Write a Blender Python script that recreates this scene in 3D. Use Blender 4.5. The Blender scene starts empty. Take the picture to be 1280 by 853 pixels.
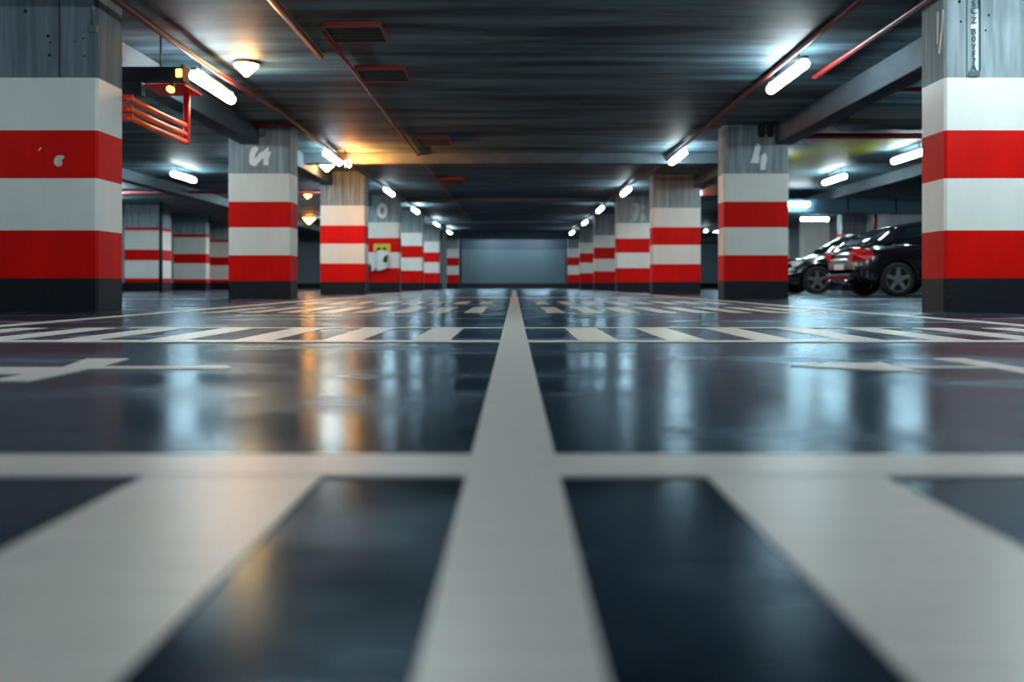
import bpy, bmesh, math, random
from mathutils import Vector
random.seed(7)
PI = math.pi
scene = bpy.context.scene
C = scene.collection

# ------------------------------------------------------------------ camera, world, exposure
F = 1160.0                     # focal length in pixels of a 1280 wide frame
CX, HY, HC = 643.0, 355.0, 0.2414
cd = bpy.data.cameras.new('camera'); cam = bpy.data.objects.new('camera', cd); C.objects.link(cam)
cam.location = (0, 0, HC); cam.rotation_euler = (PI/2, 0, 0)
cd.sensor_width = 36; cd.lens = F/1280*36
cd.shift_x = (640-CX)/1280; cd.shift_y = -(426.5-HY)/1280
cd.clip_start = 0.02; cd.clip_end = 200
cd.dof.use_dof = True; cd.dof.focus_distance = 5.0; cd.dof.aperture_fstop = 1.9
scene.camera = cam
w = bpy.data.worlds.new('world'); scene.world = w; w.use_nodes = True
w.node_tree.nodes['Background'].inputs[0].default_value = (0.10, 0.20, 0.27, 1)
w.node_tree.nodes['Background'].inputs[1].default_value = 0.4
scene.view_settings.view_transform = 'Standard'; scene.view_settings.look = 'None'
scene.view_settings.exposure = 1.15; scene.view_settings.gamma = 1.0
scene.view_settings.use_curve_mapping = False
LAMP = 29.0                    # strength of the fluorescent tubes
LAMP_C = (0.80, 0.96, 1.0)
WARM_C = (1.0, 0.30, 0.03)
CEIL = 2.80

def px(x, y, Y):               # a point at depth Y
    return ((x-CX)*Y/F, Y, HC+(HY-y)*Y/F)

# ------------------------------------------------------------------ materials
def s2l(c):
    return tuple(((v/255)/12.92 if v/255 <= 0.04045 else ((v/255+0.055)/1.055)**2.4) for v in c)
MATS = {}
def mat(name, rgb, rough=0.5, metal=0.0, emit=None, estr=0.0, noise=0.0, nscale=(1,1,1), nfreq=4.0, spec=0.5, bump=0.0, bfreq=60.0, coat=0.0, rvar=0.0):
    m = bpy.data.materials.new(name); m.use_nodes = True
    nt = m.node_tree; b = nt.nodes['Principled BSDF']
    col = s2l(rgb) + (1,)
    b.inputs['Base Color'].default_value = col
    b.inputs['Roughness'].default_value = rough; b.inputs['Metallic'].default_value = metal
    b.inputs['Specular IOR Level'].default_value = spec
    b.inputs['Coat Weight'].default_value = coat; b.inputs['Coat Roughness'].default_value = 0.08
    if emit:
        b.inputs['Emission Color'].default_value = tuple(emit)+(1,); b.inputs['Emission Strength'].default_value = estr
    if noise > 0 or bump > 0 or rvar > 0:
        tc = nt.nodes.new('ShaderNodeTexCoord'); mp = nt.nodes.new('ShaderNodeMapping')
        geo = nt.nodes.new('ShaderNodeNewGeometry')
        nt.links.new(geo.outputs['Position'], mp.inputs[0]); mp.inputs['Scale'].default_value = nscale
        nz = nt.nodes.new('ShaderNodeTexNoise'); nz.inputs['Scale'].default_value = nfreq; nz.inputs['Detail'].default_value = 6
        nz.inputs['Roughness'].default_value = 0.62
        nt.links.new(mp.outputs[0], nz.inputs['Vector'])
        if noise > 0:
            mr = nt.nodes.new('ShaderNodeMapRange'); mr.inputs[1].default_value = 0.4; mr.inputs[2].default_value = 0.7
            mr.inputs[3].default_value = 1-noise; mr.inputs[4].default_value = 1+noise*0.6
            nt.links.new(nz.outputs[0], mr.inputs[0])
            vm = nt.nodes.new('ShaderNodeVectorMath'); vm.operation = 'SCALE'
            vm.inputs[0].default_value = col[:3]
            nt.links.new(mr.outputs[0], vm.inputs['Scale']); nt.links.new(vm.outputs[0], b.inputs['Base Color'])
        if rvar > 0:
            mr2 = nt.nodes.new('ShaderNodeMapRange'); mr2.inputs[1].default_value = 0.45; mr2.inputs[2].default_value = 0.65
            mr2.inputs[3].default_value = max(0.03, rough-rvar); mr2.inputs[4].default_value = rough+rvar
            nt.links.new(nz.outputs[0], mr2.inputs[0]); nt.links.new(mr2.outputs[0], b.inputs['Roughness'])
        if bump > 0:
            n2 = nt.nodes.new('ShaderNodeTexNoise'); n2.inputs['Scale'].default_value = bfreq; n2.inputs['Detail'].default_value = 4
            nt.links.new(geo.outputs['Position'], n2.inputs['Vector'])
            bp = nt.nodes.new('ShaderNodeBump'); bp.inputs['Strength'].default_value = bump; bp.inputs['Distance'].default_value = 0.002
            nt.links.new(n2.outputs[0], bp.inputs['Height']); nt.links.new(bp.outputs[0], b.inputs['Normal'])
    MATS[name] = m
    return m

M_floor = mat('floor_epoxy', (30, 42, 56), rough=0.24, noise=0.35, nscale=(0.5, 1.2, 1), nfreq=1.6, spec=0.3, bump=0.15, bfreq=110, rvar=0.08)
M_mark = mat('floor_paint', (210, 204, 196), rough=0.36, noise=0.10, nscale=(1, 14, 1), nfreq=3, bump=0.3, bfreq=70)
M_markw = mat('floor_paint_warm', (222, 208, 186), rough=0.34, noise=0.12, nscale=(2, 6, 1), nfreq=3, bump=0.3, bfreq=70)
M_conc = mat('bare_concrete', (156, 174, 180), rough=0.8, noise=0.35, nscale=(6, 6, 0.35), nfreq=2.2, bump=0.5, bfreq=30)
M_conc_dark = mat('darker_concrete', (112, 128, 138), rough=0.8, noise=0.35, nscale=(6, 6, 0.35), nfreq=2.2, bump=0.5, bfreq=30)  # same concrete in a darker tone, for the nearest left pillar
M_concd = mat('beam_concrete', (74, 90, 99), rough=0.75, noise=0.3, nscale=(1, 0.3, 1), nfreq=2.2)
M_white = mat('white_pillar_paint', (232, 234, 228), rough=0.42, noise=0.05, nscale=(1, 1, .4), nfreq=3, bump=0.15, bfreq=25)
M_red = mat('red_pillar_paint', (222, 10, 1), rough=0.5, noise=0.12, nscale=(1, 1, .3), nfreq=3, bump=0.15, bfreq=25, spec=0.12)
M_black = mat('black_pillar_paint', (17, 21, 32), rough=0.55, noise=0.25, nscale=(3, 3, .5), nfreq=3, spec=0.3)
M_dark = mat('dark_metal', (30, 36, 42), rough=0.45, metal=0.3)
M_slot = mat('dark_slot', (8, 9, 12), rough=0.8)
M_grey = mat('grey_steel', (120, 132, 140), rough=0.4, metal=0.6)
M_rpipe = mat('red_pipe_paint', (120, 16, 14), rough=0.4)
M_rpipeb = mat('bright_red_pipe_paint', (225, 20, 8), rough=0.4)
M_opipe = mat('orange_pipe_paint', (255, 92, 10), rough=0.4)
M_bpipe = mat('brown_pipe_paint', (120, 62, 16), rough=0.4)
M_brown = mat('brown_box', (110, 50, 30), rough=0.6)
M_conduit = mat('conduit_paint', (92, 34, 32), rough=0.45)
M_wall = mat('wall_paint', (126, 142, 150), rough=0.7, noise=0.12, nscale=(1, 1, .5), nfreq=1.2)
M_wallw = mat('pale_wall_paint', (196, 204, 208), rough=0.6, noise=0.06, nfreq=1.5)
M_plinth = mat('wall_plinth_paint', (18, 24, 34), rough=0.5)
M_door = mat('door_panel', (98, 124, 138), rough=0.45, noise=0.05, nfreq=1.0)
M_doorf = mat('door_frame', (30, 52, 66), rough=0.5)
M_doorh = mat('door_header', (66, 88, 112), rough=0.5)
M_mark_paint = mat('lettering_paint', (244, 248, 246), rough=0.5)
M_scuff = mat('bare_scuff', (226, 214, 208), rough=0.6, noise=0.35, nscale=(1, 1, 3), nfreq=30)
M_duct = mat('duct_paint', (70, 104, 120), rough=0.4, metal=0.2)
M_yel = mat('yellow_sticker', (216, 200, 40), rough=0.4)
M_green = mat('green_blot', (40, 70, 20), rough=0.5)
M_paper = mat('paper', (226, 230, 228), rough=0.6)
M_ink = mat('dark_ink', (24, 40, 42), rough=0.5)
M_tube = mat('fluorescent_tube', (240, 250, 255), rough=0.4, emit=LAMP_C, estr=LAMP)
M_house = mat('lamp_housing', (110, 120, 126), rough=0.45)
M_warm = mat('warm_lamp_glass', (255, 190, 110), rough=0.4, emit=(1.0, 0.48, 0.14), estr=90.0)
M_warm2 = mat('orange_lamp_glass', (255, 160, 60), rough=0.4, emit=WARM_C, estr=40.0)
M_flood = mat('flood_lens', (255, 160, 60), rough=0.4, emit=WARM_C, estr=800.0)
M_warm3 = mat('amber_lamp_glass', (255, 180, 90), rough=0.4, emit=(1.0, 0.5, 0.18), estr=42.0)
M_ind = mat('indicator_glass', (255, 180, 60), rough=0.4, emit=(1.0, 0.5, 0.08), estr=2.5)
M_car = mat('black_car_paint', (10, 12, 18), rough=0.18, coat=1.0)
M_car2 = mat('dark_blue_car_paint', (14, 20, 30), rough=0.2, coat=1.0)
M_glass = mat('tinted_car_glass', (14, 22, 28), rough=0.05, spec=0.9)
M_tyre = mat('tyre_rubber', (16, 16, 18), rough=0.8)
M_rim = mat('alloy_wheel', (150, 158, 160), rough=0.3, metal=0.7)
M_tail = mat('tail_lamp_lens', (200, 8, 16), rough=0.12, coat=1.0)
M_head = mat('head_lamp_lens', (210, 222, 230), rough=0.1, coat=1.0)
M_chrome = mat('chrome', (220, 225, 228), rough=0.12, metal=1.0)
M_plate = mat('number_plate', (200, 206, 208), rough=0.4)
M_trimb = mat('black_trim', (8, 8, 10), rough=0.5)

def floor_material():
    # thin epoxy coat: navy diffuse base under a bluish gloss that mutes red reflections
    m = M_floor; nt = m.node_tree; b = nt.nodes['Principled BSDF']; out = nt.nodes['Material Output']
    N = nt.nodes.new; L = nt.links.new
    b.inputs['Specular IOR Level'].default_value = 0.0
    g = N('ShaderNodeBsdfGlossy'); g.inputs['Color'].default_value = (0.64, 0.87, 1.0, 1)
    for sock, inp in (('Roughness', 'Roughness'), ('Normal', 'Normal')):
        if b.inputs[sock].is_linked: L(b.inputs[sock].links[0].from_socket, g.inputs[inp])
    fr = N('ShaderNodeFresnel'); fr.inputs['IOR'].default_value = 1.38
    mu = N('ShaderNodeMath'); mu.operation = 'MULTIPLY'; mu.inputs[1].default_value = 0.55; L(fr.outputs[0], mu.inputs[0])
    mx = N('ShaderNodeMixShader'); L(mu.outputs[0], mx.inputs[0]); L(b.outputs[0], mx.inputs[1]); L(g.outputs[0], mx.inputs[2])
    L(mx.outputs[0], out.inputs['Surface'])
floor_material()
def ceiling_material():
    m = bpy.data.materials.new('ceiling_slab'); m.use_nodes = True
    nt = m.node_tree; b = nt.nodes['Principled BSDF']; N = nt.nodes.new; L = nt.links.new
    geo = N('ShaderNodeNewGeometry'); mp = N('ShaderNodeMapping'); mp.inputs['Scale'].default_value = (0.28, 2.2, 1)
    L(geo.outputs['Position'], mp.inputs[0])
    nz = N('ShaderNodeTexNoise'); nz.inputs['Scale'].default_value = 1.3; nz.inputs['Detail'].default_value = 7; nz.inputs['Roughness'].default_value = 0.6
    L(mp.outputs[0], nz.inputs['Vector'])
    cr = N('ShaderNodeValToRGB'); cr.color_ramp.elements[0].position = 0.40; cr.color_ramp.elements[1].position = 0.66
    cr.color_ramp.elements[0].color = s2l((22, 42, 52))+(1,); cr.color_ramp.elements[1].color = s2l((98, 130, 142))+(1,)
    L(nz.outputs[0], cr.inputs[0])
    # yellow-green stain of its own on the right bay's ceiling
    mp2 = N('ShaderNodeMapping'); mp2.vector_type = 'POINT'
    mp2.inputs['Location'].default_value = (-6.15/0.85, -18.3/2.1, 0); mp2.inputs['Scale'].default_value = (1/0.85, 1/2.1, 0)
    L(geo.outputs['Position'], mp2.inputs[0])
    ln = N('ShaderNodeVectorMath'); ln.operation = 'LENGTH'; L(mp2.outputs[0], ln.inputs[0])
    ad = N('ShaderNodeMath'); ad.operation = 'ADD'; L(ln.outputs['Value'], ad.inputs[0])
    sc = N('ShaderNodeMath'); sc.operation = 'MULTIPLY_ADD'; sc.inputs[1].default_value = 1.2; sc.inputs[2].default_value = -0.6
    L(nz.outputs[0], sc.inputs[0]); L(sc.outputs[0], ad.inputs[1])
    mr = N('ShaderNodeMapRange'); mr.inputs[1].default_value = 0.8; mr.inputs[2].default_value = 1.05; mr.inputs[3].default_value = 1; mr.inputs[4].default_value = 0
    L(ad.outputs[0], mr.inputs[0])
    mx = N('ShaderNodeMixRGB'); mx.inputs[2].default_value = s2l((112, 114, 6))+(1,)
    L(mr.outputs[0], mx.inputs[0]); L(cr.outputs[0], mx.inputs[1]); L(mx.outputs[0], b.inputs['Base Color'])
    b.inputs['Roughness'].default_value = 0.6; b.inputs['Specular IOR Level'].default_value = 0.35
    return m
M_ceil = ceiling_material()

# ------------------------------------------------------------------ mesh helpers
def add_box(bm, x0, x1, y0, y1, z0, z1, bev=0.0, mi=0):
    vs = [bm.verts.new(p) for p in ((x0,y0,z0),(x1,y0,z0),(x1,y1,z0),(x0,y1,z0),(x0,y0,z1),(x1,y0,z1),(x1,y1,z1),(x0,y1,z1))]
    fs = [bm.faces.new([vs[i] for i in f]) for f in ((3,2,1,0),(4,5,6,7),(0,1,5,4),(1,2,6,5),(2,3,7,6),(3,0,4,7))]
    for f in fs: f.material_index = mi
    if bev > 0:
        es = list({e for f in fs for e in f.edges})
        bmesh.ops.bevel(bm, geom=es, offset=bev, segments=2, affect='EDGES', profile=0.5)
def add_tube(bm, pts, r, seg=12, cap=True):
    pts = [Vector(p) for p in pts]; rings = []
    prev = None
    for i, p in enumerate(pts):
        if i == 0: d = pts[1]-pts[0]
        elif i == len(pts)-1: d = pts[-1]-pts[-2]
        else: d = (pts[i]-pts[i-1]).normalized()+(pts[i+1]-pts[i]).normalized()
        d.normalize()
        a = prev if prev is not None else (Vector((0,0,1)) if abs(d.z) < 0.9 else Vector((1,0,0)))
        u = (a - d*a.dot(d)).normalized(); prev = u; v = d.cross(u)
        rr = r[i] if isinstance(r, (list, tuple)) else r
        rings.append([bm.verts.new(p+(u*math.cos(t)+v*math.sin(t))*rr) for t in [2*PI*k/seg for k in range(seg)]])
    for a, b in zip(rings, rings[1:]):
        for k in range(seg):
            f = bm.faces.new((a[k], a[(k+1)%seg], b[(k+1)%seg], b[k])); f.smooth = True
    if cap:
        bm.faces.new(rings[0][::-1]); bm.faces.new(rings[-1])
def add_poly(bm, pts, n, th):    # polygon pts (3D) raised along n by th
    n = Vector(n)*th
    a = [bm.verts.new(Vector(p)) for p in pts]; b = [bm.verts.new(Vector(p)+n) for p in pts]
    bm.faces.new(a); bm.faces.new(b[::-1])
    k = len(a)
    for i in range(k): bm.faces.new((a[i], b[i], b[(i+1)%k], a[(i+1)%k]))
def obj(name, bm, m, parent=None, smooth=False):
    bmesh.ops.recalc_face_normals(bm, faces=bm.faces[:])
    me = bpy.data.meshes.new(name); bm.to_mesh(me); bm.free()
    for mm in (m if isinstance(m, (list, tuple)) else [m]): me.materials.append(mm)
    if smooth:
        for p in me.polygons: p.use_smooth = True
    o = bpy.data.objects.new(name, me); C.objects.link(o)
    if parent:
        o.parent = parent
        o.matrix_parent_inverse = parent.matrix_world.inverted() if parent.type == 'EMPTY' and False else o.matrix_parent_inverse
    return o
def tag(o, label, cat, group=None):
    o['label'] = label; o['category'] = cat
    if group: o['group'] = group
    return o
def thing(name, label, cat, loc=(0,0,0), rz=0, group=None):
    o = bpy.data.objects.new(name, None); C.objects.link(o); o.location = loc; o.rotation_euler = (0,0,rz)
    o.empty_display_size = 0.1
    return tag(o, label, cat, group)
def struct(name, bm, m, parent=None):
    o = obj(name, bm, m, parent)
    if parent is None: o['kind'] = 'structure'
    return o
def box_obj(name, dims, m, parent=None, bev=0.0, smooth=False):
    bm = bmesh.new(); add_box(bm, *dims, bev=bev); return obj(name, bm, m, parent)
def dup(root, loc, label, rz=None):
    r = root.copy(); C.objects.link(r); r.location = loc; r['label'] = label
    if rz is not None: r.rotation_euler = (0,0,rz)
    for ch in list(root.children):
        c = ch.copy(); C.objects.link(c); c.parent = r
        for g in list(ch.children):
            d = g.copy(); C.objects.link(d); d.parent = c
    return r

# ------------------------------------------------------------------ the shell
XL, XR, YB, YF = -12.6, 12.9, -14.0, 50.0
bm = bmesh.new(); add_box(bm, XL-.3, XR+.3, YB-.3, YF+.3, -0.2, 0.0); floor = struct('floor', bm, M_floor)
bm = bmesh.new(); add_box(bm, XL-.3, XR+.3, YB-.3, YF+.3, CEIL, CEIL+.3); struct('ceiling', bm, M_ceil)
for nm, d in (('wall_left', (XL-.3, XL, YB, YF)), ('wall_right', (XR, XR+.3, YB, YF)),
              ('wall_back', (XL, XR, YF, YF+.3)), ('wall_front', (XL, XR, YB-.3, YB))):
    bm = bmesh.new(); add_box(bm, *d, 0, CEIL); struct(nm, bm, M_wall)
bm = bmesh.new()
add_box(bm, XL, XR, YF-.06, YF, 0, 0.27); struct('baseboard_back', bm, M_plinth)
bm = bmesh.new(); add_box(bm, XL, XL+.03, YB, YF-.06, 0, 0.27); struct('baseboard_left', bm, M_plinth)
bm = bmesh.new(); add_box(bm, XR-.03, XR, YB, YF-.06, 0, 0.27); struct('baseboard_right', bm, M_plinth)
# beams: long ones on the pillar lines, shallow ones across
beams = [(-4.42,-4.12, 8.53, YF-.1, 2.49, CEIL), (4.20,4.50, 8.48, YF-.1, 2.49, CEIL), (8.6,8.9, YB, YF-.1, 2.55, CEIL), (-8.9,-8.6, YB, YF-.1, 2.55, CEIL)]
k = 1
for b in beams:
    bm = bmesh.new(); add_box(bm, *b, bev=0.015); struct('trim_%d' % k, bm, M_concd); k += 1
for y, zb in ((18.15, 2.60), (27.6, 2.68), (37.4, 2.68)):
    bm = bmesh.new(); add_box(bm, -4.12, 4.20, y, y+.3, zb, CEIL); struct('trim_%d' % k, bm, M_concd); k += 1

bm = bmesh.new(); add_box(bm, -4.12, 4.20, 46.0, 46.3, 2.46, CEIL); struct('trim_%d' % k, bm, M_concd); k += 1  # extra beam added to keep the door lamps out of view
# far roller door
dx0, dx1 = (577-CX)*YF/F, (707-CX)*YF/F
d = bpy.data.objects.new('door_1', None); C.objects.link(d); d['kind'] = 'structure'
bm = bmesh.new()
n = 22; z0, z1 = 0.27, 2.10
for i in range(n):
    a, b_ = z0+(z1-z0)*i/n, z0+(z1-z0)*(i+1)/n
    add_box(bm, dx0, dx1, YF-.05, YF-.002, a+.004, b_-.004)
obj('shutter', bm, M_door, d)
box_obj('header_panel', (dx0, dx1, YF-.12, YF-.002, 2.10, 2.62), M_doorh, d)
bm = bmesh.new()
add_box(bm, dx0-.38, dx0, YF-.16, YF-.002, 0, 2.78); add_box(bm, dx1, dx1+.38, YF-.16, YF-.002, 0, 2.78); add_box(bm, dx0, dx1, YF-.16, YF-.002, 2.62, 2.78)
obj('door_frame', bm, M_doorf, d)
d2 = bpy.data.objects.new('door_2', None); C.objects.link(d2); d2['kind'] = 'structure'
box_obj('door_leaf', (10.0, 11.15, YF-.06, YF-.002, 0.06, 2.40), M_door, d2)
bm = bmesh.new()
add_box(bm, 9.86, 10.0, YF-.09, YF-.002, 0, 2.52); add_box(bm, 11.15, 11.29, YF-.09, YF-.002, 0, 2.52); add_box(bm, 10.0, 11.15, YF-.09, YF-.002, 2.40, 2.52)
obj('door_frame', bm, M_doorf, d2)
h = box_obj('door_handle', (10.08, 10.22, YF-.11, YF-.06, 1.02, 1.06), M_chrome, d2)

# ------------------------------------------------------------------ markings painted on the floor (children of the floor)
def fl(x, y):
    Y = HC*F/(y-HY); return ((x-CX)*Y/F, Y)
def flat(name, pts, z=0.003, m=M_mark, label=None):
    bm = bmesh.new(); add_poly(bm, [(p[0], p[1], 0.0) for p in pts], (0,0,1), z)
    o = obj(name, bm, m, floor)
    if label: o['label'] = label
    return o
def rect(name, x0, x1, y0, y1, **kw): return flat(name, [(x0,y0),(x1,y0),(x1,y1),(x0,y1)], **kw)
rect('center_line', -0.060, 0.056, -0.6, 34, z=0.0045)
rect('cross_line', -7, 7, 1.157, 1.296, z=0.0035)
for s in (-1, 1):
    for a, b in ((0.240, 0.460), (0.68, 0.90), (1.12, 1.34), (1.56, 1.78)):
        rect('crossing_stripe', *(sorted((s*a, s*b))), -0.6, 1.17, z=0.0025)
rect('cross_line', -2.95, 2.95, 3.80, 3.93, z=0.0035)
rect('cross_line', -2.1, 2.1, 5.02, 5.10, z=0.0035)
for s in (-1, 1):
    for k in range(7):
        if k == 6: c, y1 = 2.62, 5.05
        else: c, y1 = 0.355+0.378*k, 5.05
        rect('crossing_stripe', *(sorted((s*(c-0.08), s*(c+0.085)))), 3.90, y1, z=0.0025, m=M_markw if s > 0 and k < 3 else M_mark)
    rect('edge_line', *(sorted((s*2.87, s*2.99))), 3.80, 34, z=0.003)
    for k in range(8):
        c = 0.27+0.31*k
        rect('crossing_dash', *(sorted((s*(c), s*(c+0.15)))), 7.7, 9.5, z=0.0025, m=M_markw)
        rect('crossing_dash', *(sorted((s*(c), s*(c+0.15)))), 11.0, 12.6, z=0.0025, m=M_markw)
rect('cross_line', -2.9, 2.9, 16.0, 16.3, z=0.0035)
for y in (8.3, 14.6, 21.0):
    for s in (-1, 1):
        rect('bay_line', *(sorted((s*4.9, s*9.6))), y, y+.12, z=0.0025)
# direction arrows
a = flat('lane_arrow', [(-1.30,2.28),(-1.20,2.28),(-1.20,2.615),(-0.83,2.615),(-0.81,2.65),(-0.83,2.69),(-1.20,2.69),(-1.235,2.97),(-1.37,2.97),(-1.295,2.66),(-1.90,2.66),(-1.90,2.46),(-1.30,2.46)], z=0.003)
a = flat('lane_arrow', [(0.81,2.72),(1.115,2.83),(1.112,2.69),(1.36,2.69),(1.345,2.98),(1.44,2.98),(1.46,2.30),(1.36,2.30),(1.36,2.635),(1.112,2.635),(1.106,2.50)], z=0.003)

# ------------------------------------------------------------------ pillars
BANDS = [(0.0, 0.29, 2), (0.29, 0.703, 1), (0.703, 1.152, 0), (1.152, 1.566, 1), (1.566, 2.02, 0), (2.02, CEIL, 3)]
def pillar(x0, x1, y, dep, label, conc=None):
    t = thing('concrete_pillar', label, 'pillar', (0, 0, 0), 0)
    t.location = ((x0+x1)/2, y+dep/2, 0)
    ox, oy = t.location[0], t.location[1]
    bm = bmesh.new(); c = 0.022; ax, ay = (x1-x0)/2, dep/2
    ring = [(-ax+c,-ay),(ax-c,-ay),(ax,-ay+c),(ax,ay-c),(ax-c,ay),(-ax+c,ay),(-ax,ay-c),(-ax,-ay+c)]
    rows = [[bm.verts.new((p[0], p[1], z)) for p in ring] for z in [BANDS[0][0]]+[b[1] for b in BANDS]]
    for i, b in enumerate(BANDS):
        for k in range(8):
            f = bm.faces.new((rows[i][k], rows[i][(k+1)%8], rows[i+1][(k+1)%8], rows[i+1][k])); f.material_index = b[2]
    bm.faces.new(rows[0][::-1]); bm.faces.new(rows[-1])
    obj('shaft', bm, [M_white, M_red, M_black, conc or M_conc], t)
    return t
def pp(x, y, Y, t):   # picture point on a pillar's front plane -> local coords
    p = px(x, y, Y); return (p[0]-t.location[0], p[1]-t.location[1], p[2])
def poly_on(t, name, polys, Y, m, th=0.004, label=None):
    bm = bmesh.new()
    for pl in polys: add_poly(bm, [pp(x, y, Y, t) for x, y in pl], (0,-1,0), th)
    o = obj(name, bm, m, t)
    if label: o['label'] = label
    return o
def ring_poly(cx, cy, rx, ry, n=24): return [(cx+rx*math.cos(2*PI*i/n), cy+ry*math.sin(2*PI*i/n)) for i in range(n)]

L1 = pillar(-4.61, -3.593, 8.0, 0.52, 'nearest pillar on the left, red and white bands with a pale scuff on the upper red band', M_conc_dark)
L2 = pillar(-4.614, -3.609, 14.95, 0.52, 'second pillar on the left, white painted letters on its bare concrete top')
L3 = pillar(-4.41, -3.39, 21.05, 0.5, 'third pillar on the left, warm tinted blank concrete top beside the orange lamps')
L4 = pillar(-4.36, -3.33, 26.8, 0.5, 'fourth pillar on the left, pale ring numeral on top and a yellow sticker on it')
L5 = pillar(-4.22, -3.20, 32.3, 0.5, 'fifth pillar on the left, blank grey top, right behind the one with the yellow sticker')
L6 = pillar(-4.18, -3.16, 39.0, 0.5, 'sixth pillar on the left, small and blurred, in front of the thin grey post')
L8 = pillar(-3.42, -2.84, 47.0, 0.5, 'farthest striped pillar on the left, narrow, directly beside the roller door')
R1 = pillar(3.71, 4.75, 8.0, 0.47, 'nearest pillar on the right, with a slotted metal strip on its concrete top')
R2 = pillar(3.376, 4.42, 14.95, 0.45, 'second pillar on the right, numeral 4 in white on its concrete top, beside the cars')
R3 = pillar(3.236, 4.36, 21.7, 0.5, 'third pillar on the right, blank pale concrete top, just left of the numeral 4 pillar')
R4 = pillar(2.99, 4.02, 27.1, 0.5, 'fourth pillar on the right, faint blurred numeral on its grey top')
R5 = pillar(2.92, 3.95, 33.9, 0.5, 'fifth pillar on the right, blank grey top, two before the end of the row')
R6 = pillar(2.83, 3.86, 40.0, 0.5, 'sixth pillar on the right, last but one before the roller door')
R7 = pillar(2.66, 3.45, 46.2, 0.5, 'farthest pillar on the right, directly beside the roller door')

def cr(pts, ox, oy, s): return [(ox+x/s, oy+y/s) for x, y in pts]
poly_on(L2, 'painted_letters', [cr([(300,600),(300,520),(320,440),(345,415),(372,408),(400,418),(410,432),(402,458),(378,490),(368,530),(366,560),(400,515),(425,482),(465,465),(505,428),(524,413),(530,425),(525,470),(562,470),(545,515),(530,545),(528,632),(465,632),(468,560),(462,548),(380,640),(350,640),(322,632)], 280, 140, 9.48)], 14.95, M_mark_paint, label='white painted letters')
poly_on(R2, 'painted_numeral', [cr([(403,628),(430,560),(455,450),(470,390),(490,370),(525,372),(542,400),(520,520),(525,560),(520,628)], 900, 145, 10.66), cr([(535,720),(545,540),(580,500),(615,500),(632,580),(610,640),(602,720)], 900, 145, 10.66)], 14.95, M_mark_paint, label='white numeral 4')
bm = bmesh.new()
o_, i_ = ring_poly(477.7, 263.6, 6.6, 9.6), ring_poly(477.7, 263.6, 2.4, 4.2)
for k in range(24):
    k2 = (k+1) % 24; add_poly(bm, [pp(*q, 26.8, L4) for q in (o_[k], o_[k2], i_[k2], i_[k])], (0,-1,0), .004)
o = obj('painted_numeral', bm, M_mark_paint, L4); o['label'] = 'pale ring shaped numeral'
poly_on(R4, 'painted_numeral', [cr([(430,200),(540,200),(562,290),(535,420),(512,505),(430,505),(440,420),(480,320),(478,262),(430,250)], 760, 240, 14.2), cr([(590,235),(648,225),(655,300),(600,310)], 760, 240, 14.2), cr([(578,505),(580,420),(620,370),(662,430),(670,505)], 760, 240, 14.2)], 27.1, mat('faded_lettering_paint', (182, 204, 206), 0.6), label='faint pale numeral')
# scuffs on the nearest left pillar
sc = lambda p: cr(p, 20, 160, 10.66)
poly_on(L1, 'scuff_mark', [sc([(505,440),(520,395),(550,368),(600,362),(638,375),(642,392),(622,418),(605,432),(618,462),(612,495),(590,512),(555,514),(520,492),(505,465)])], 8.0, M_scuff, .002, 'pale bean shaped scuff')
poly_on(L1, 'scuff_mark', [sc([(298,300),(305,280),(330,256),(342,262),(325,290),(308,306)])], 8.0, M_scuff, .002, 'small pale chip')
# casting tie holes and form joint on both near pillars
for t, pts in ((L1, [(32,14,2.2),(60,45,1.9),(63,53,1.2),(62,69,1.8),(104,48,1.1),(93,52,1.0),(106,70,1.0)]), (R1, [(1201,27,1.4),(1236,19,1.5),(1232,38,1.3),(1199,2,2.0)])):
    for x, y, r in pts:
        poly_on(t, 'tie_hole', [ring_poly(x, y, r, r*1.2, 10)], 8.0, M_slot, .002)
poly_on(L1, 'form_joint', [[(73,-40),(74.3,-40),(75.5,97),(74,97)]], 8.0, M_dark, .002)
bm = bmesh.new(); add_tube(bm, [pp(116.5, -46, 7.985, L1), pp(116.5, 38, 7.985, L1)], 0.014); add_box(bm, *(lambda p: (p[0]-.03, p[0]+.03, p[1]-.02, p[1]+.03, p[2]-.03, p[2]+.03))(pp(117, 36, 7.985, L1)))
obj('conduit', bm, M_grey, L1)
# bolts at the edge of the black base
for t, x in ((L1, 116), (R1, 1187)):
    for y in (357, 364, 371, 380):
        poly_on(t, 'anchor_bolt', [ring_poly(x, y, 1.5, 2.2, 8)], 8.0, M_dark, .008)
# V scratch on the inner side of the nearest right pillar
def side(x, y, t, X=3.71):
    Y = X*F/(x-CX); p = px(x, y, Y); return (X-t.location[0], p[1]-t.location[1], p[2])
bm = bmesh.new()
add_poly(bm, [side(*q, R1) for q in ((1171.4,15),(1173.8,14.5),(1174,25),(1172.4,55),(1171.2,55))], (-1,0,0), .003)
add_poly(bm, [side(*q, R1) for q in ((1178.2,12),(1180,12),(1178.5,40),(1175,67),(1172.9,67),(1176,40))], (-1,0,0), .003)
o = obj('chalk_mark', bm, M_mark_paint, R1); o['label'] = 'two white strokes meeting in a V'
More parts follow.
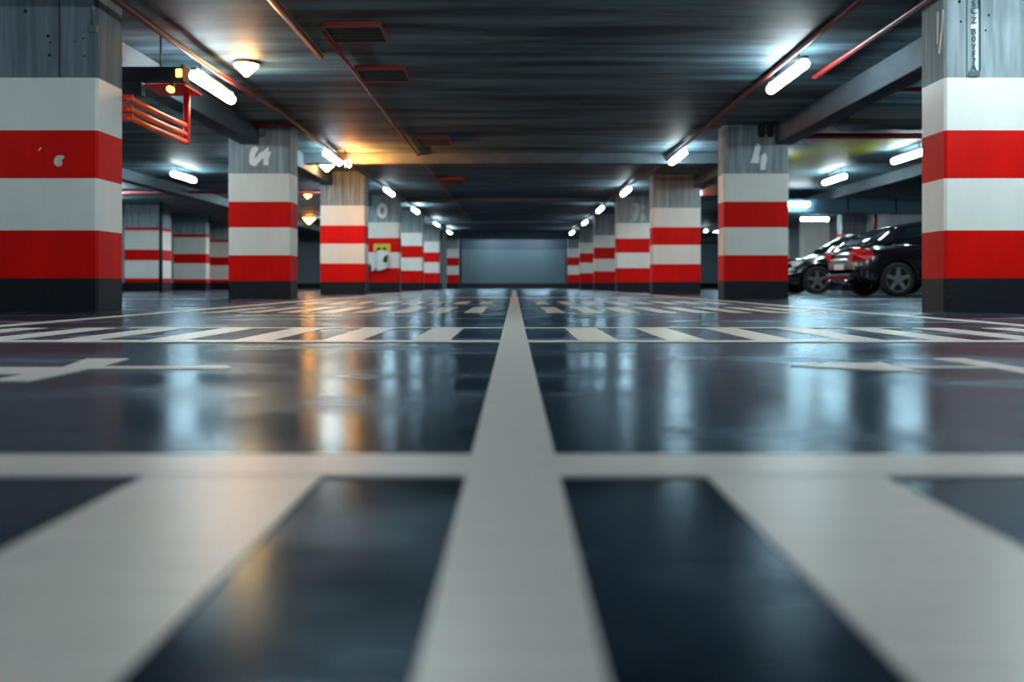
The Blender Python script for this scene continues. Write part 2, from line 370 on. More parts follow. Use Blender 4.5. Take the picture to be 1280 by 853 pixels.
# slotted metal strip with characters on the nearest right pillar
st = bpy.data.objects.new('metal_strip', None); C.objects.link(st); st.parent = R1; st.location = (0,0,0)
st['label'] = 'slotted steel strip with dark characters'
def strip_box(name, x0, x1, y0, y1, f0, f1, m):
    a, b = pp(x0, y1, 8.0, R1), pp(x1, y0, 8.0, R1)
    return box_obj(name, (a[0], b[0], a[1]-f1, a[1]-f0, a[2], b[2]), m, st)
strip_box('strip_plate', 1208, 1223.5, -41, 96, 0.0, 0.018, mat('strip_steel', (128, 150, 156), 0.5))
strip_box('strip_edge', 1221.5, 1223.5, -41, 90, 0.018, 0.035, M_dark)
strip_box('strip_face', 1217, 1221.5, 12, 89, 0.018, 0.026, mat('strip_light_face', (196, 214, 218), 0.4))
strip_box('strip_foot', 1209, 1223, 90, 96, 0.018, 0.03, mat('strip_foot', (74, 94, 98), 0.6))
strip_box('strip_window', 1212, 1218, 32, 36.5, 0.018, 0.0275, M_mark_paint)
for chx, y in (('S', 6), ('C', 15), ('Z', 27), ('B', 41), ('0', 50), ('Y', 60), ('F', 69), ('7', 78), ('A', 86)):
    cu = bpy.data.curves.new('character', 'FONT'); cu.body = chx; cu.size = 0.075; cu.extrude = 0.002; cu.align_x = 'CENTER'; cu.align_y = 'CENTER'
    tmp = bpy.data.objects.new('tmp', cu); C.objects.link(tmp)
    bpy.context.view_layer.update()
    me = bpy.data.meshes.new_from_object(tmp); bpy.data.objects.remove(tmp)
    me.materials.clear(); me.materials.append(M_ink)
    o = bpy.data.objects.new('character', me); C.objects.link(o); o.parent = st
    p = pp(1215.2, y, 8.0, R1); o.location = (p[0], p[1]-0.029, p[2]); o.rotation_euler = (PI/2, 0, 0)
# small clamps at pillar heads
for t, Y, xs in ((L2, 14.95, (319, 329)), (R2, 14.95, (951, 962))):
    for x in xs:
        p = pp(x, 163, Y, t); bm = bmesh.new()
        add_box(bm, p[0]-.05, p[0]+.05, p[1]-.10, p[1], CEIL-.16, CEIL, bev=.01); add_tube(bm, [(p[0], p[1]-.05, CEIL-.2), (p[0], p[1]-.05, CEIL-.16)], .045)
        obj('clamp', bm, M_grey if t is L2 else M_dark, t)
# warm board-marked tone: form ribs on the third left pillar head
for x in (408, 418, 428, 438, 449):
    poly_on(L3, 'form_joint', [[(x,216),(x+.8,216),(x+.8,256.5),(x,256.5)]], 21.05, M_concd, .004)

# sticker and torn paper on the fourth left pillar
t = thing('sticker', 'yellow rectangular sticker with a dark green blot on a red band', 'sticker')
t.location = px(477.5, 310, 26.79)
bm = bmesh.new(); add_poly(bm, [tuple(Vector(px(x, y, 26.795))-t.location) for x, y in ((467,305),(488,305),(488,314),(467,314))], (0,-1,0), .006); obj('sticker_sheet', bm, M_yel, t)
bm = bmesh.new()
for c in ((473.5, 311.5, 3, 2), (480.5, 311.3, 2.5, 2.2)):
    add_poly(bm, [tuple(Vector(px(x, y, 26.788))-t.location) for x, y in ring_poly(*c, 12)], (0,-1,0), .004)
obj('blot', bm, M_green, t)
def sheet(name, label, cols, Y, m, ink=None):
    # curled sheet: columns of (x, ytop, ybottom, forward)
    t = thing(name, label, 'paper'); mid = cols[len(cols)//2]; t.location = px(mid[0], (mid[1]+mid[2])/2, Y)
    bm = bmesh.new(); rows = []
    for x, a, b, fw in cols:
        rows.append([bm.verts.new(Vector(px(x, a+(b-a)*i/4, Y))+Vector((0,-fw*(1+i*.12),0))-t.location) for i in range(5)])
    for r1, r2 in zip(rows, rows[1:]):
        for i in range(4): bm.faces.new((r1[i], r2[i], r2[i+1], r1[i+1]))
    o = obj('paper_sheet', bm, m, t); md = o.modifiers.new('s', 'SOLIDIFY'); md.thickness = .004; md.offset = 0
    if ink:
        bm = bmesh.new(); add_poly(bm, [tuple(Vector(px(x, y, Y-.13))-t.location) for x, y in ink], (0,-1,0), .004); obj('ink_spot', bm, M_ink, t)
    return t
sheet('torn_paper', 'white torn notice with a dark drop mark hanging below the yellow sticker', [(471,315,338,.03),(475,313,338,.06),(480,313,337,.09),(484,314,335,.07),(487,314,328,.03)], 26.78, M_paper, [(478,327),(480,321),(485,318),(484.5,326),(482,328.5)])
sheet('torn_paper', 'smaller curled white paper at the left edge of the sticker pillar', [(459.5,316,334,.02),(463,316,339,.06),(467,316,339,.10),(470,317,336,.05)], 26.78, M_paper, [(459.5,333),(463,329),(465,338),(460,340)])

# ------------------------------------------------------------------ piers along the side walls
PB = [(0.0,0.30,2),(0.30,0.42,1),(0.42,1.0,0),(1.0,1.35,1),(1.35,1.97,0),(1.97,2.07,1),(2.07,CEIL,3)]
def pier(x0, x1, y0, y1, label, plain=False):
    t = thing('wall_pier', label, 'wall pier', ((x0+x1)/2, (y0+y1)/2, 0), 0)
    bm = bmesh.new(); ax, ay = (x1-x0)/2, (y1-y0)/2
    ring = [(-ax,-ay),(ax,-ay),(ax,ay),(-ax,ay)]
    rows = [[bm.verts.new((p[0],p[1],z)) for p in ring] for z in [0]+[b[1] for b in PB]]
    for i, b in enumerate(PB):
        for k in range(4):
            f = bm.faces.new((rows[i][k], rows[i][(k+1)%4], rows[i+1][(k+1)%4], rows[i+1][k])); f.material_index = b[2] if not plain else (2 if i == 0 else 0)
    bm.faces.new(rows[0][::-1]); bm.faces.new(rows[-1])
    obj('shaft', bm, [M_white, M_red, M_black, M_conc], t); return t
pier(XL, -11.48, 30.0, 31.05, 'nearest striped wall pier on the left, behind a thin dark pipe')
pier(XL, -11.4, 34.3, 34.7, 'striped wall pier on the left with a full grey top, between two other piers')
pier(XL, -11.3, 38.4, 38.8, 'rightmost striped wall pier on the left, partly hidden by the lettered pillar')
pier(XL, -11.3, 44.0, 44.5, 'striped wall pier at the far left end of the garage')
pier(12.0, XR, 34.0, 34.5, 'grey topped wall pier with a red line above the black car')
pier(11.85, XR, 38.0, 38.6, 'plain white wall pier standing behind the left car', True)
pier(11.7, XR, 43.5, 44.0, 'plain white wall pier farthest back on the right', True)
bm = bmesh.new(); add_tube(bm, [(-11.05, 29.0, 0), (-11.05, 29.0, CEIL)], 0.055)
tag(obj('drain_pipe', bm, M_dark), 'thin dark vertical pipe in front of the left striped wall pier', 'pipe')
bm = bmesh.new(); add_box(bm, -3.15, -2.99, 40.6, 40.76, 0, CEIL, bev=.01)
tag(obj('steel_post', bm, mat('post_paint', (130,160,172), .5)), 'thin grey steel post near the left side of the roller door', 'post')

# ------------------------------------------------------------------ lamps
def lamp_proto(L, label, two=True):
    t = thing('fluorescent_lamp', label, 'lamp', (0,0,0), 0, None)
    bm = bmesh.new(); r = 0.056; n = 6
    pts, rad = [], []
    for i in range(n+1):
        a = PI/2*i/n; pts.append((0, -L/2+r*(1-math.sin(a)), 0)); rad.append(max(.004, r*math.sin(PI/2*(i+.3)/(n+.3))))
    pts2 = [(0, -p[1], 0) for p in reversed(pts)]
    add_tube(bm, pts+pts2, rad+rad[::-1], 16)
    obj('diffuser', bm, M_tube, t, smooth=True)
    box_obj('housing', (-.034, .034, -L/2-.02, L/2+.02, .052, .088), M_house, t, bev=.008)
    for s in (-1, 1):
        bm = bmesh.new(); add_box(bm, -.061, .061, s*L/2*.82-.012, s*L/2*.82+.012, .035, .06); obj('clip', bm, M_grey, t)
        bm = bmesh.new(); add_tube(bm, [(0, s*L/2*.7, .086), (0, s*L/2*.7, .187)], .007, 8); obj('hanger', bm, M_dark, t)
    return t
P130 = lamp_proto(1.3, 'x')
first = [True]
def lamp(loc, label, rz=0, sc=1):
    if first[0]:
        first[0] = False; P130.location = loc; P130['label'] = label; P130.rotation_euler = (0,0,rz); r = P130
    else: r = dup(P130, loc, label, rz)
    r.scale = (1, sc, 1)
    r['group'] = 'fluorescent ceiling lamps'
    for c in r.children:     # hangers reach the slab
        pass
    return r
RL = [(3.11,10.6,2.60,'bright tube lamp nearest on the right of the lane, top right'),
      (3.06,17.4,2.61,'second tube lamp along the right of the lane, left of the numeral 4 pillar'),
      (2.88,24.0,2.62,'third tube lamp along the right of the lane, above the faint numeral pillar'),
      (2.72,29.5,2.60,'fourth tube lamp along the right of the lane'),
      (2.73,36.0,2.61,'fifth tube lamp along the right of the lane'),
      (2.67,43.0,2.61,'last tube lamp on the right of the lane, beside the roller door')]
LL = [(-3.44,10.62,2.48,'bright tube lamp nearest on the left, beside the red and orange pipes'),
      (-3.42,17.5,2.61,'second tube lamp along the left of the lane, next to the orange glow'),
      (-3.23,24.0,2.62,'third tube lamp along the left of the lane, above the ring numeral pillar'),
      (-3.20,30.0,2.61,'fourth tube lamp along the left of the lane'),
      (-3.05,36.5,2.61,'fifth tube lamp along the left of the lane'),
      (-2.97,42.5,2.61,'last tube lamp on the left of the lane, beside the roller door')]
for x, y, z, l in RL+LL: lamp((x,y,z), l)
SL = [(7.30,17.2,2.60,0,'tube lamp in the right bay half hidden by the nearest right pillar'),
      (7.24,21.0,2.60,0,'tube lamp in the right bay above the left black car'),
      (7.57,24.97,2.39,1,'short tube lamp on the teal duct just right of the numeral 4 pillar'),
      (11.0,34.0,2.61,1,'crosswise tube lamp in the right bay farther back, above the left car'),
      (9.0,41.5,2.61,1,'far lamp seen in the gap left of the numeral 4 pillar'),
      (-7.30,20.5,2.60,0,'tube lamp in the left bay, left of the lettered pillar')]
for x, y, z, r, l in SL: lamp((x,y,z), l, PI/2*r, 0.55 if z < 2.5 else (0.75 if r else 1))
for x, y, l in ((-3.44,3.6,'tube lamp out of view above the camera, left side of the lane'),(3.1,3.6,'tube lamp out of view above the camera, right side of the lane'),
        (-3.44,-3.4,'tube lamp behind the camera, left side of the lane'),(3.1,-3.4,'tube lamp behind the camera, right side of the lane'),
        (-3.44,-10,'tube lamp far behind the camera, left side of the lane'),(3.1,-10,'tube lamp far behind the camera, right side of the lane'),
        (0.9,-2.5,'added unseen tube lamp behind the camera over the middle of the lane'),  # added fill lamp for the foreground floor
        (-7.3,13.5,'tube lamp over the left bay behind the nearest left pillar'),(-7.3,28,'tube lamp over the left bay behind the lettered pillar'),
        (-7.3,36,'tube lamp over the left bay behind the third left pillar'),(-7.3,5,'tube lamp over the left bay beside the camera'),
        (7.3,5,'tube lamp over the right bay beside the camera'),(7.3,10.6,'tube lamp over the right bay behind the nearest right pillar'),
        (11.2,14,'tube lamp near the right wall behind the nearest right pillar'),(-10.5,24,'tube lamp near the left wall behind the nearest left pillar'),
        (-8.3,32,'added tube lamp hidden in the left bay deep behind the lettered pillar'),(-12.0,27,'added hidden tube lamp close to the left wall before the striped piers'),  # both lamps added out of sight to brighten the left piers
        (-7.3,44,'tube lamp at the far end of the left bay')): lamp((x,y,2.61), l)
lamp((4.25,4.6,2.61), 'added crosswise tube lamp out of view in front of the nearest right pillar', PI/2)  # lamp added to brighten that pillar's front face
lamp((4.3,6.4,2.61), 'added crosswise tube lamp out of view closest to the nearest right pillar', PI/2)  # second lamp added for the same front face
lamp((-0.9,4.9,2.61), 'added crosswise tube lamp out of view over the middle of the lane', PI/2)  # extra lamp added to light the near pillars and floor
for sx, sd in ((-1, 'left'), (1, 'right')):  # lamps added out of sight to brighten the pillar fronts
    for x, y, l in ((6.25,12.0,'added tube lamp hidden just behind the nearest %s pillar'),(4.97,18.5,'added tube lamp hidden behind the second %s pillar'),
            (4.72,24.5,'added tube lamp hidden behind the third %s pillar'),(4.72,30.2,'added tube lamp hidden behind the fourth %s pillar'),
            (4.72,37.0,'added tube lamp hidden behind the fifth %s pillar'),(4.72,43.2,'added tube lamp hidden behind the sixth %s pillar')): lamp((sx*x,y,2.61), l % sd, PI/2 if y < 20 else 0, 0.7 if 13 < y < 20 else 1)
for x, l in ((-1.2,'added crosswise tube lamp above the left part of the roller door'),(1.2,'added crosswise tube lamp above the right part of the roller door')): lamp((x,48.0,2.61), l, PI/2)  # pair added behind the last beam to brighten the door
# warm lamps
def cone_lamp(loc, label, s=1.0, m=M_warm):
    t = thing('ceiling_lamp', label, 'lamp', loc)
    bm = bmesh.new(); add_tube(bm, [(0,0,-.165*s),(0,0,-.15*s),(0,0,-.05*s),(0,0,-.03*s)], [.012*s,.03*s,.13*s,.135*s], 20); obj('lamp_shade', bm, m, t)
    bm = bmesh.new(); add_tube(bm, [(0,0,-.035*s),(0,0,0)], [.15*s,.15*s], 20); obj('base', bm, M_bpipe, t)
    return t
cone_lamp((-3.09, 10.7, CEIL), 'glowing warm cone shaped lamp on the ceiling near the left lamp')
cone_lamp((-3.88, 19.2, CEIL), 'warm lamp left of the second left tube lamp, before the third left pillar', 1.4, M_warm3)
cone_lamp((-7.85, 35.5, CEIL), 'warm orange lamp seen low in the gap between second and third left pillar', 1.6, M_warm2)
cone_lamp((-5.9, 26.5, CEIL), 'orange lamp high in the gap between second and third left pillar', 0.7, M_warm2)
# floodlight that washes the ceiling orange
t = thing('flood_light', 'orange flood light washing the ceiling above the second left tube lamp', 'lamp', (-3.16, 17.72, 2.52))
box_obj('housing', (-.06,.0,-.16,.16,-.05,.05), M_dark, t, bev=.008)
bm = bmesh.new(); add_box(bm, -.05,-.03,-.02,.02,.04,.3); obj('bracket', bm, M_dark, t)
box_obj('lens', (.0,.012,-.15,.15,-.04,.04), M_flood, t); t.rotation_euler = (0, -0.12, 0.3)

# ------------------------------------------------------------------ pipes, conduits, trays
def pipe(name, pts, r, m, label, cat='pipe', seg=10):
    bm = bmesh.new(); add_tube(bm, pts, r, seg); return tag(obj(name, bm, m), label, cat)
pipe('conduit', [(3.11,-13.9,2.755),(3.11,12,2.755),(3.06,18,2.755-.09),(3.02,19,2.655),(2.88,24,2.7),(2.72,29.5,2.65),(2.72,36,2.65),(2.67,43,2.65),(2.58,45.9,2.65)], .03, M_conduit, 'long dark red conduit above the lamps on the right side of the lane').location.x = -0.05
pipe('conduit', [(-3.44,-13.9,2.72),(-3.44,10.6,2.65),(-3.44,13.5,2.74),(-3.42,18,2.66),(-3.23,24,2.66),(-3.1,30,2.6),(-3.03,36.5,2.6),(-2.9,43,2.6),(-2.78,46.5,2.6)], .032, M_conduit, 'long dark red conduit above the lamps on the left side of the lane').location.x = 0.05
pipe('sprinkler_pipe', [(3.63,-13.9,2.74),(3.63,11.2,2.74),(3.63,11.25,2.765)], .03, M_rpipe, 'short red pipe on the ceiling right of the nearest right lamp')
pipe('sprinkler_pipe', [(-2.15,-13.9,2.76),(-2.15,10.3,2.76)], .034, M_bpipe, 'brownish orange ceiling pipe at the top left, ending beside the warm cone lamp')
pipe('sprinkler_pipe', [(-1.90,9.3,2.76),(-1.90,10.6,2.76),(-1.90,16,2.765),(-1.87,24,2.765),(-1.72,40,2.765)], .022, M_rpipe, 'thin red pipe running along the ceiling past the dark vent boxes')
pipe('sprinkler_pipe', [(4.5,11.7,2.70),(XR,11.7,2.70)], .03, M_rpipe, 'red pipe crossing the right bay nearest, beside the big right pillar')
pipe('sprinkler_pipe', [(4.5,15.6,2.73),(XR,15.6,2.73)], .05, M_rpipe, 'thick red pipe crossing the right bay above the green stain')
pipe('sprinkler_pipe', [(-4.12,14.6,2.75),(-3.62,14.6,2.75),(-3.50,14.75,2.75),(-3.47,15.4,2.74),(-3.46,16.4,2.73)], .028, M_rpipe, 'red pipe bending around the head of the lettered pillar')
pipe('sprinkler_pipe', [(-12.5,24.5,2.66),(-4.5,24.5,2.66)], .035, M_rpipe, 'red pipe crossing the left bay behind the lettered pillar')
pipe('sprinkler_pipe', [(12.45,32.0,2.1),(12.45,32.0,CEIL)], .06, M_rpipeb, 'short upright red pipe above the roof of the right car')
# vent boxes on the ceiling
for x0, x1, y0, y1, l in ((-1.86,-1.32,9.05,9.6,'nearest of the dark red-edged ceiling vents, top left of centre'), (-1.86,-1.30,10.85,11.5,'second dark red-edged ceiling vent, just behind the nearest'), (-1.70,-1.14,16.0,16.8,'third dark red-edged ceiling vent, over the orange glow'), (-1.85,-1.25,22.2,23.2,'fourth dark red-edged ceiling vent, small and far')):
    t = thing('ceiling_vent', l, 'vent', ((x0+x1)/2, (y0+y1)/2, CEIL), 0, 'ceiling vents')
    a, b = (x1-x0)/2, (y1-y0)/2
    bm = bmesh.new(); add_box(bm, -a, a, -b, b, -.05, 0); obj('vent_box', bm, M_slot, t)
    bm = bmesh.new()
    for q in ((-a-.012,-a,-b-.012,b+.012),(a,a+.012,-b-.012,b+.012),(-a,a,-b-.012,-b),(-a,a,b,b+.012)): add_box(bm, *q, -.058, 0)
    obj('frame', bm, M_rpipe, t)
    bm = bmesh.new()
    for i in range(5): y = -b+(i+.5)*2*b/5; add_box(bm, -a+.01, a-.01, y-.006, y+.006, -.056, -.05)
    obj('slats', bm, M_dark, t)
for dims, l in (((4.9,6.3,13.6,14.1,2.66,CEIL-.002), 'dark flat duct box on the right bay ceiling'),):
    tag(box_obj('duct_box', dims, M_slot, bev=.01), l, 'duct')
tag(box_obj('junction_box', (4.84,5.25,24.0,24.3,2.52,CEIL), M_brown, bev=.01), 'brown box under the ceiling in the gap left of the numeral 4 pillar', 'box')
# transverse ventilation duct in the right bay
t = thing('ventilation_duct', 'wide teal sheet metal duct across the right bay above the cars', 'duct', (9.0, 25.3, 0))
box_obj('duct_body', (-1.6,3.8,-.25,.25,2.16,2.54), M_duct, t, bev=.01)
for x in (-.0,1.3,2.6):
    bm = bmesh.new(); add_box(bm, x-.02, x+.02, -.27, .27, 2.14, 2.56); obj('joint', bm, M_dark, t)
for x in (-1.0,3.0):
    bm = bmesh.new(); add_tube(bm, [(x,0,2.54),(x,0,CEIL)], .01, 8); obj('hanger', bm, M_dark, t)
# cable tray, hanger and rack left
t = thing('cable_tray', 'dark cable tray across the left bay behind the nearest left pillar', 'cable tray', (0,9.5,0))
box_obj('tray_body', (-8.5,-3.38,-.08,.08,2.31,2.45), M_dark, t, bev=.01)
box_obj('end_bracket', (-3.38,-3.36,-.09,.09,2.30,2.47), M_slot, t)
box_obj('drop_box', (-4.0,-3.8,-.05,.05,2.17,2.31), M_dark, t)
for x in (-3.62,-6.0):
    bm = bmesh.new(); add_tube(bm, [(x,0,2.44),(x,0,CEIL)], .012, 8); obj('hanger', bm, M_grey, t)
o = box_obj('signal_light', (-3.43,-3.37,-.105,-.08,2.34,2.42), M_ind, t, bev=.006); o['label'] = 'square orange signal light'
bm = bmesh.new(); add_tube(bm, [(-3.48,-.14,2.21),(-3.48,-.08,2.21)], .032, 14); o = obj('signal_light', bm, M_ind, t); o['label'] = 'small round yellow light'
bm = bmesh.new(); add_box(bm, -3.50,-3.46,-.08,-.04,2.19,2.31); obj('light_holder', bm, M_dark, t)
t = thing('pipe_rack', 'bright red upright post carrying three orange pipes beside the nearest left pillar', 'pipe rack', (-3.53,10.0,0))
bm = bmesh.new(); add_tube(bm, [(0,0,1.745),(0,0,1.76),(0,0,2.30)], [.026,.034,.034], 14); obj('post', bm, M_rpipeb, t)
bm = bmesh.new(); add_box(bm, -.32,.13,-.42,.10,2.288,2.309); obj('mounting_plate', bm, M_rpipeb, t)
for z in (1.947, 1.853, 1.772):
    bm = bmesh.new(); add_tube(bm, [(-.005,0,z),(0,-.5,z-.012),(0,-1.0,z-.012),(-.0,-1.5,z)], .026, 12); obj('orange_pipe', bm, M_opipe, t)
    bm = bmesh.new(); add_box(bm, -.065,.03,-1.5,-1.47,z-.03,z+.03); obj('clamp', bm, M_rpipeb, t)

# ------------------------------------------------------------------ cars
def lerp(tab, x):
    for (a, va), (b, vb) in zip(tab, tab[1:]):
        if a <= x <= b:
            u = (x-a)/(b-a); u = u*u*(3-2*u)*.5+u*.5; return va+(vb-va)*u
    return tab[0][1] if x < tab[0][0] else tab[-1][1]
def wheel(car, x, y, s, R=.325):
    t = bpy.data.objects.new('wheel', None); C.objects.link(t); t.parent = car; t.location = (x, y, R)
    bm = bmesh.new(); wd = .105; prof = [(.215,-wd*.8),(.235,-wd),(R-.03,-wd),(R,-wd*.7),(R,wd*.7),(R-.03,wd),(.235,wd),(.215,wd*.8)]; seg = 40; rings = []
    for k in range(seg):
        a = 2*PI*k/seg; rings.append([bm.verts.new((r*math.cos(a), yy, r*math.sin(a))) for r, yy in prof])
    for k in range(seg):
        A, B = rings[k], rings[(k+1)%seg]
        for i in range(len(prof)): f = bm.faces.new((A[i], B[i], B[(i+1)%len(prof)], A[(i+1)%len(prof)])); f.smooth = True
    obj('tyre', bm, M_tyre, t)
    bm = bmesh.new(); yo = s*.085
    seg = 40; ring = [[bm.verts.new((r*math.cos(2*PI*k/seg), yo+dy, r*math.sin(2*PI*k/seg))) for k in range(seg)] for r, dy in ((.25,s*.014),(.218,s*.014),(.21,-s*.05),(.25,-s*.05))]
    for i in range(4):
        for k in range(seg): bm.faces.new((ring[i][k], ring[i][(k+1)%seg], ring[(i+1)%4][(k+1)%seg], ring[(i+1)%4][k]))
    for q in range(5):
        a = 2*PI*q/5+.3
        ux, uz = math.cos(a), math.sin(a); vx, vz = -uz, ux
        for off, wdt in ((0, .036),):
            P = []
            for r, hw in ((.03,.045),(.222,.03)):
                for sg in (-1,1): P.append((ux*r+vx*hw*sg, uz*r+vz*hw*sg))
            pts = [P[0],P[1],P[3],P[2]]
            add_poly(bm, [(p[0], yo-s*.02, p[1]) for p in pts], (0,s,0), .035)
    add_tube(bm, [(0,yo-s*.02,0),(0,yo+s*.02,0)], [.055,.045], 20)
    obj('rim', bm, M_rim, t)
    bm = bmesh.new(); add_tube(bm, [(0,yo-s*.055,0),(0,yo-s*.045,0)], .2, 30); obj('brake_disc', bm, M_trimb, t)
def make_car(label, loc, rz, paint, sedan=False):
    # local: +x is the front, length 4.4, width 1.8
    car = thing('car', label, 'car', loc, rz, None)
    Lr, Lf = -2.2, 2.2; xr, xf = -1.42, 1.36; W = .89; AR = .365
    deck = [(-2.2,.72),(-2.12,.92),(-1.9,1.0 if sedan else .98),(-1.3,1.0),(-.6,.97),(.7,.94),(1.0,.93),(1.7,.82),(2.1,.66),(2.2,.5)]
    low = [(-2.2,.42),(-2.1,.27),(-1.8,.22),(1.8,.2),(2.1,.24),(2.2,.36)]
    N = 96; rings = []
    bm = bmesh.new()
    for i in range(N+1):
        x = Lr+(Lf-Lr)*i/N
        e = min(1, (x-Lr)/.55, (Lf-x)/.75); e = max(0, e)
        wd = W*(0.80+0.20*math.sqrt(max(0, 1-(1-e)**2)))
        zb = lerp(low, x); zd = lerp(deck, x)
        za = zb
        for xw in (xr, xf):
            if abs(x-xw) < AR: za = max(za, .32+math.sqrt(AR**2-(x-xw)**2)*.98)
        zmid = zd-.22
        sect = [(0, zb), (wd*.62, zb), (wd*.66, za), (wd*.955, za), (wd*.985, max(za+.01, zb+.10)), (wd, max(za+.02, .50)), (wd*1.0, max(za+.03, zmid-.08)), (wd*.985, max(za+.035, zmid+.04)), (wd*.955, zd-.09), (wd*.90, zd-.025), (wd*.80, zd), (0, zd+.03)]
        ring = [bm.verts.new((x, y, z)) for y, z in sect]+[bm.verts.new((x, -y, z)) for y, z in sect[1:-1][::-1]]
        rings.append(ring)
    n = len(rings[0])
    for A, B in zip(rings, rings[1:]):
        for k in range(n): f = bm.faces.new((A[k], B[k], B[(k+1)%n], A[(k+1)%n])); f.smooth = True
    bm.faces.new(rings[0]); bm.faces.new(rings[-1][::-1])
    obj('body', bm, paint, car)
    # greenhouse
    if sedan: roof = [(-1.75,.98),(-1.2,1.24),(-.75,1.40),(-.1,1.44),(.35,1.38),(.75,1.16),(1.12,.93)]
    else: roof = [(-2.05,.96),(-1.85,1.12),(-1.35,1.34),(-.75,1.44),(-.1,1.46),(.3,1.40),(.75,1.16),(1.12,.93)]
    def green(name, m, x0, x1, side_only=False, lo=0.0, hi=1.0, inset=0.0):
        bm = bmesh.new(); rings = []; N = 40
        for i in range(N+1):
            x = x0+(x1-x0)*i/N; zt = lerp(roof, x)-inset; zb = lerp(deck, x)-.03
            h = max(.02, zt-zb); bw = W*.90-inset; tw = bw-.26*h/.5
            e = min(1, (x-roof[0][0])/.5, (roof[-1][0]-x)/.6); e = max(.0, e); k = .80+.20*math.sqrt(1-(1-e)**2); bw *= k; tw *= k
            sect = [(bw, zb), (bw+(tw-bw)*.5, zb+h*.45), (tw+.04, zb+h*.86), (tw-.05, zb+h*.96), (tw*.6, zb+h*.995), (0, zb+h)]
            ring = [bm.verts.new((x,y,z)) for y,z in sect]+[bm.verts.new((x,-y,z)) for y,z in sect[:-1][::-1]]
            rings.append(ring)
        n = len(rings[0])
        for A, B in zip(rings, rings[1:]):
            for k in range(n-1): f = bm.faces.new((A[k], B[k], B[k+1], A[k+1])); f.smooth = True
            bm.faces.new((A[n-1], B[n-1], B[0], A[0]))
        bm.faces.new(rings[0]); bm.faces.new(rings[-1][::-1])
        return obj(name, bm, m, car)
    green('window_glass', M_glass, roof[0][0], roof[-1][0])
    # roof panel and pillars over the glass
    bm = bmesh.new(); x0, x1 = (-1.05, .32) if sedan else (-1.42, .3); rings = []
    for i in range(21):
        x = x0+(x1-x0)*i/20; zt = lerp(roof, x)+.006; zb = lerp(deck, x)-.03; h = zt-zb; bw = W*.90; tw = bw-.26*h/.5
        rings.append([bm.verts.new((x,y,z)) for y,z in [(tw+.05, zb+h*.85),(tw-.045, zb+h*.965),(tw*.6, zb+h),(0, zb+h*1.005),(-tw*.6, zb+h),(-tw+.045, zb+h*.965),(-tw-.05, zb+h*.85)]])
    for A, B in zip(rings, rings[1:]):
        for k in range(6): f = bm.faces.new((A[k], B[k], B[k+1], A[k+1])); f.smooth = True
    o = obj('roof', bm, paint, car); md = o.modifiers.new('s', 'SOLIDIFY'); md.thickness = .015; md.offset = 1
    def gp(x, u, s):   # point on the greenhouse side at height fraction u
        zt = lerp(roof, x); zb = lerp(deck, x)-.03; h = zt-zb; bw = W*.90; tw = bw-.26*h/.5
        e = min(1, (x-roof[0][0])/.5, (roof[-1][0]-x)/.6); k = .80+.20*math.sqrt(1-(1-max(0,e))**2)
        y = (bw+(tw+.04-bw)*u/.86)*k+.008
        return (x, s*y, zb+h*u)
    for s in (-1, 1):
        for xa, xb, wd in ((-.12,-.16,.05),(.95,.36,.045),(-1.5 if sedan else -1.82,-1.0 if sedan else -1.30,.13)):
            pts = [gp(xa+(xb-xa)*u/.86, u, s) for u in (.06,.3,.6,.84)]
            bm = bmesh.new()
            for A, B in zip(pts, pts[1:]):
                add_poly(bm, [(A[0]-wd,A[1],A[2]),(A[0]+wd,A[1],A[2]),(B[0]+wd,B[1],B[2]),(B[0]-wd,B[1],B[2])], (0,s,.2), .008)
            obj('window_pillar', bm, paint, car)
        # wheels, lamps, mirror, handles, seams
        wheel(car, xr, s*.80, s); wheel(car, xf, s*.80, s)
        bm = bmesh.new()     # wrap-around tail lamp
        for i in range(9):
            pass
        pts = [(-2.215,s*.50,.86),(-2.215,s*.50,.68),(-2.19,s*.72,.64),(-2.0,s*.866,.66),(-1.86,s*.892,.77),(-1.90,s*.885,.88),(-2.05,s*.835,.92),(-2.17,s*.70,.91)]
        ctr = Vector((-2.03, s*.68, .80))
        av = [bm.verts.new(p) for p in pts]; bv = [bm.verts.new(Vector(p)+(ctr-Vector(p))*.35) for p in pts]
        ce = bm.verts.new((-2.235, s*.79, .80))
        for i in range(8):
            bm.faces.new((av[i], av[(i+1)%8], bv[(i+1)%8], bv[i])); bm.faces.new((av[i], ce, av[(i+1)%8]))
        bm.faces.new(bv)
        o = obj('tail_lamp', bm, M_tail, car, smooth=False); bv_ = o.modifiers.new('b','BEVEL'); bv_.width = .015; bv_.segments = 2
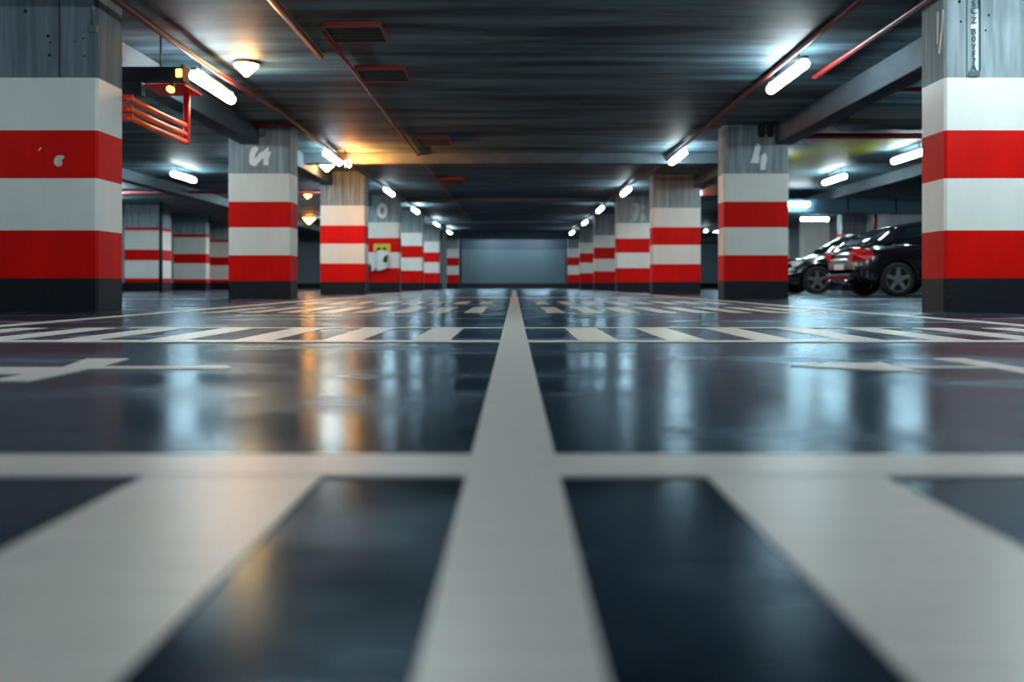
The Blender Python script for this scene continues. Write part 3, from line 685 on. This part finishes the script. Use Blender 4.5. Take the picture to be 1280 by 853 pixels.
        bm = bmesh.new(); add_poly(bm, [(2.08,s*.45,.58),(2.08,s*.45,.68),(1.86,s*.80,.76),(1.66,s*.885,.76),(1.78,s*.885,.66),(2.0,s*.78,.58)], (.5,s*.5,.2), .03); obj('head_lamp', bm, M_head, car)
        bm = bmesh.new(); add_box(bm, .62,.78, *sorted((s*.93,s*1.08)), .98,1.12, bev=.03); add_box(bm, .66,.74, *sorted((s*.80,s*.95)), .97,1.01); obj('side_mirror', bm, paint, car)
        for x in (-.85, .15):
            bm = bmesh.new(); add_box(bm, x,x+.18,*sorted((s*.885,s*.925)),.80,.83, bev=.006); obj('door_handle', bm, M_chrome, car)
        bm = bmesh.new()
        for x in (-.92+.0, .10, 1.0):
            pass
        for x in (-.95, .08, .98): add_box(bm, x-.004,x+.004,*sorted((s*.862,s*.893)),.32,.90)
        obj('door_seam', bm, M_trimb, car)
        bm = bmesh.new(); add_box(bm, -.98, .98, *sorted((s*.84, s*.915)), .24, .31, bev=.01); obj('side_skirt', bm, M_trimb, car)
        bm = bmesh.new(); P = [gp(x, .03, s) for x in (-1.5,-1.0,-.5,0,.5,.85)]; add_tube(bm, [(p[0], p[1]+s*.008, p[2]) for p in P], .011, 8); obj('window_trim', bm, M_chrome, car)
    box_obj('number_plate', (-2.232,-2.20,-.26,.26,.52,.63), M_plate, car, bev=.004)
    box_obj('boot_trim', (-2.228,-2.19,-.45,.45,.70,.725), M_chrome, car, bev=.005)
    box_obj('rear_bumper', (-2.26,-2.05,-.70,.70,.26,.46), paint, car, bev=.06)
    box_obj('front_bumper', (2.05,2.26,-.66,.66,.24,.44), paint, car, bev=.06)
    bm = bmesh.new()
    for i in range(5): add_box(bm, 2.17,2.215,-.42,.42,.48+i*.03,.495+i*.03)
    obj('grille', bm, M_chrome, car)
    bm = bmesh.new()
    for s in (-1,1): add_tube(bm, [(-2.285,s*.5,.29),(-2.1,s*.5,.29)], .035, 14)
    obj('exhaust_pipe', bm, M_chrome, car)
    return car
make_car('black hatchback parked nearer with its red tail lamp showing, beside the nearest right pillar', (8.66, 18.4, 0), 0.0, M_car)
make_car('dark blue black car parked farther back, its nose behind the numeral 4 pillar', (8.27, 22.05, 0), PI, M_car2, True)
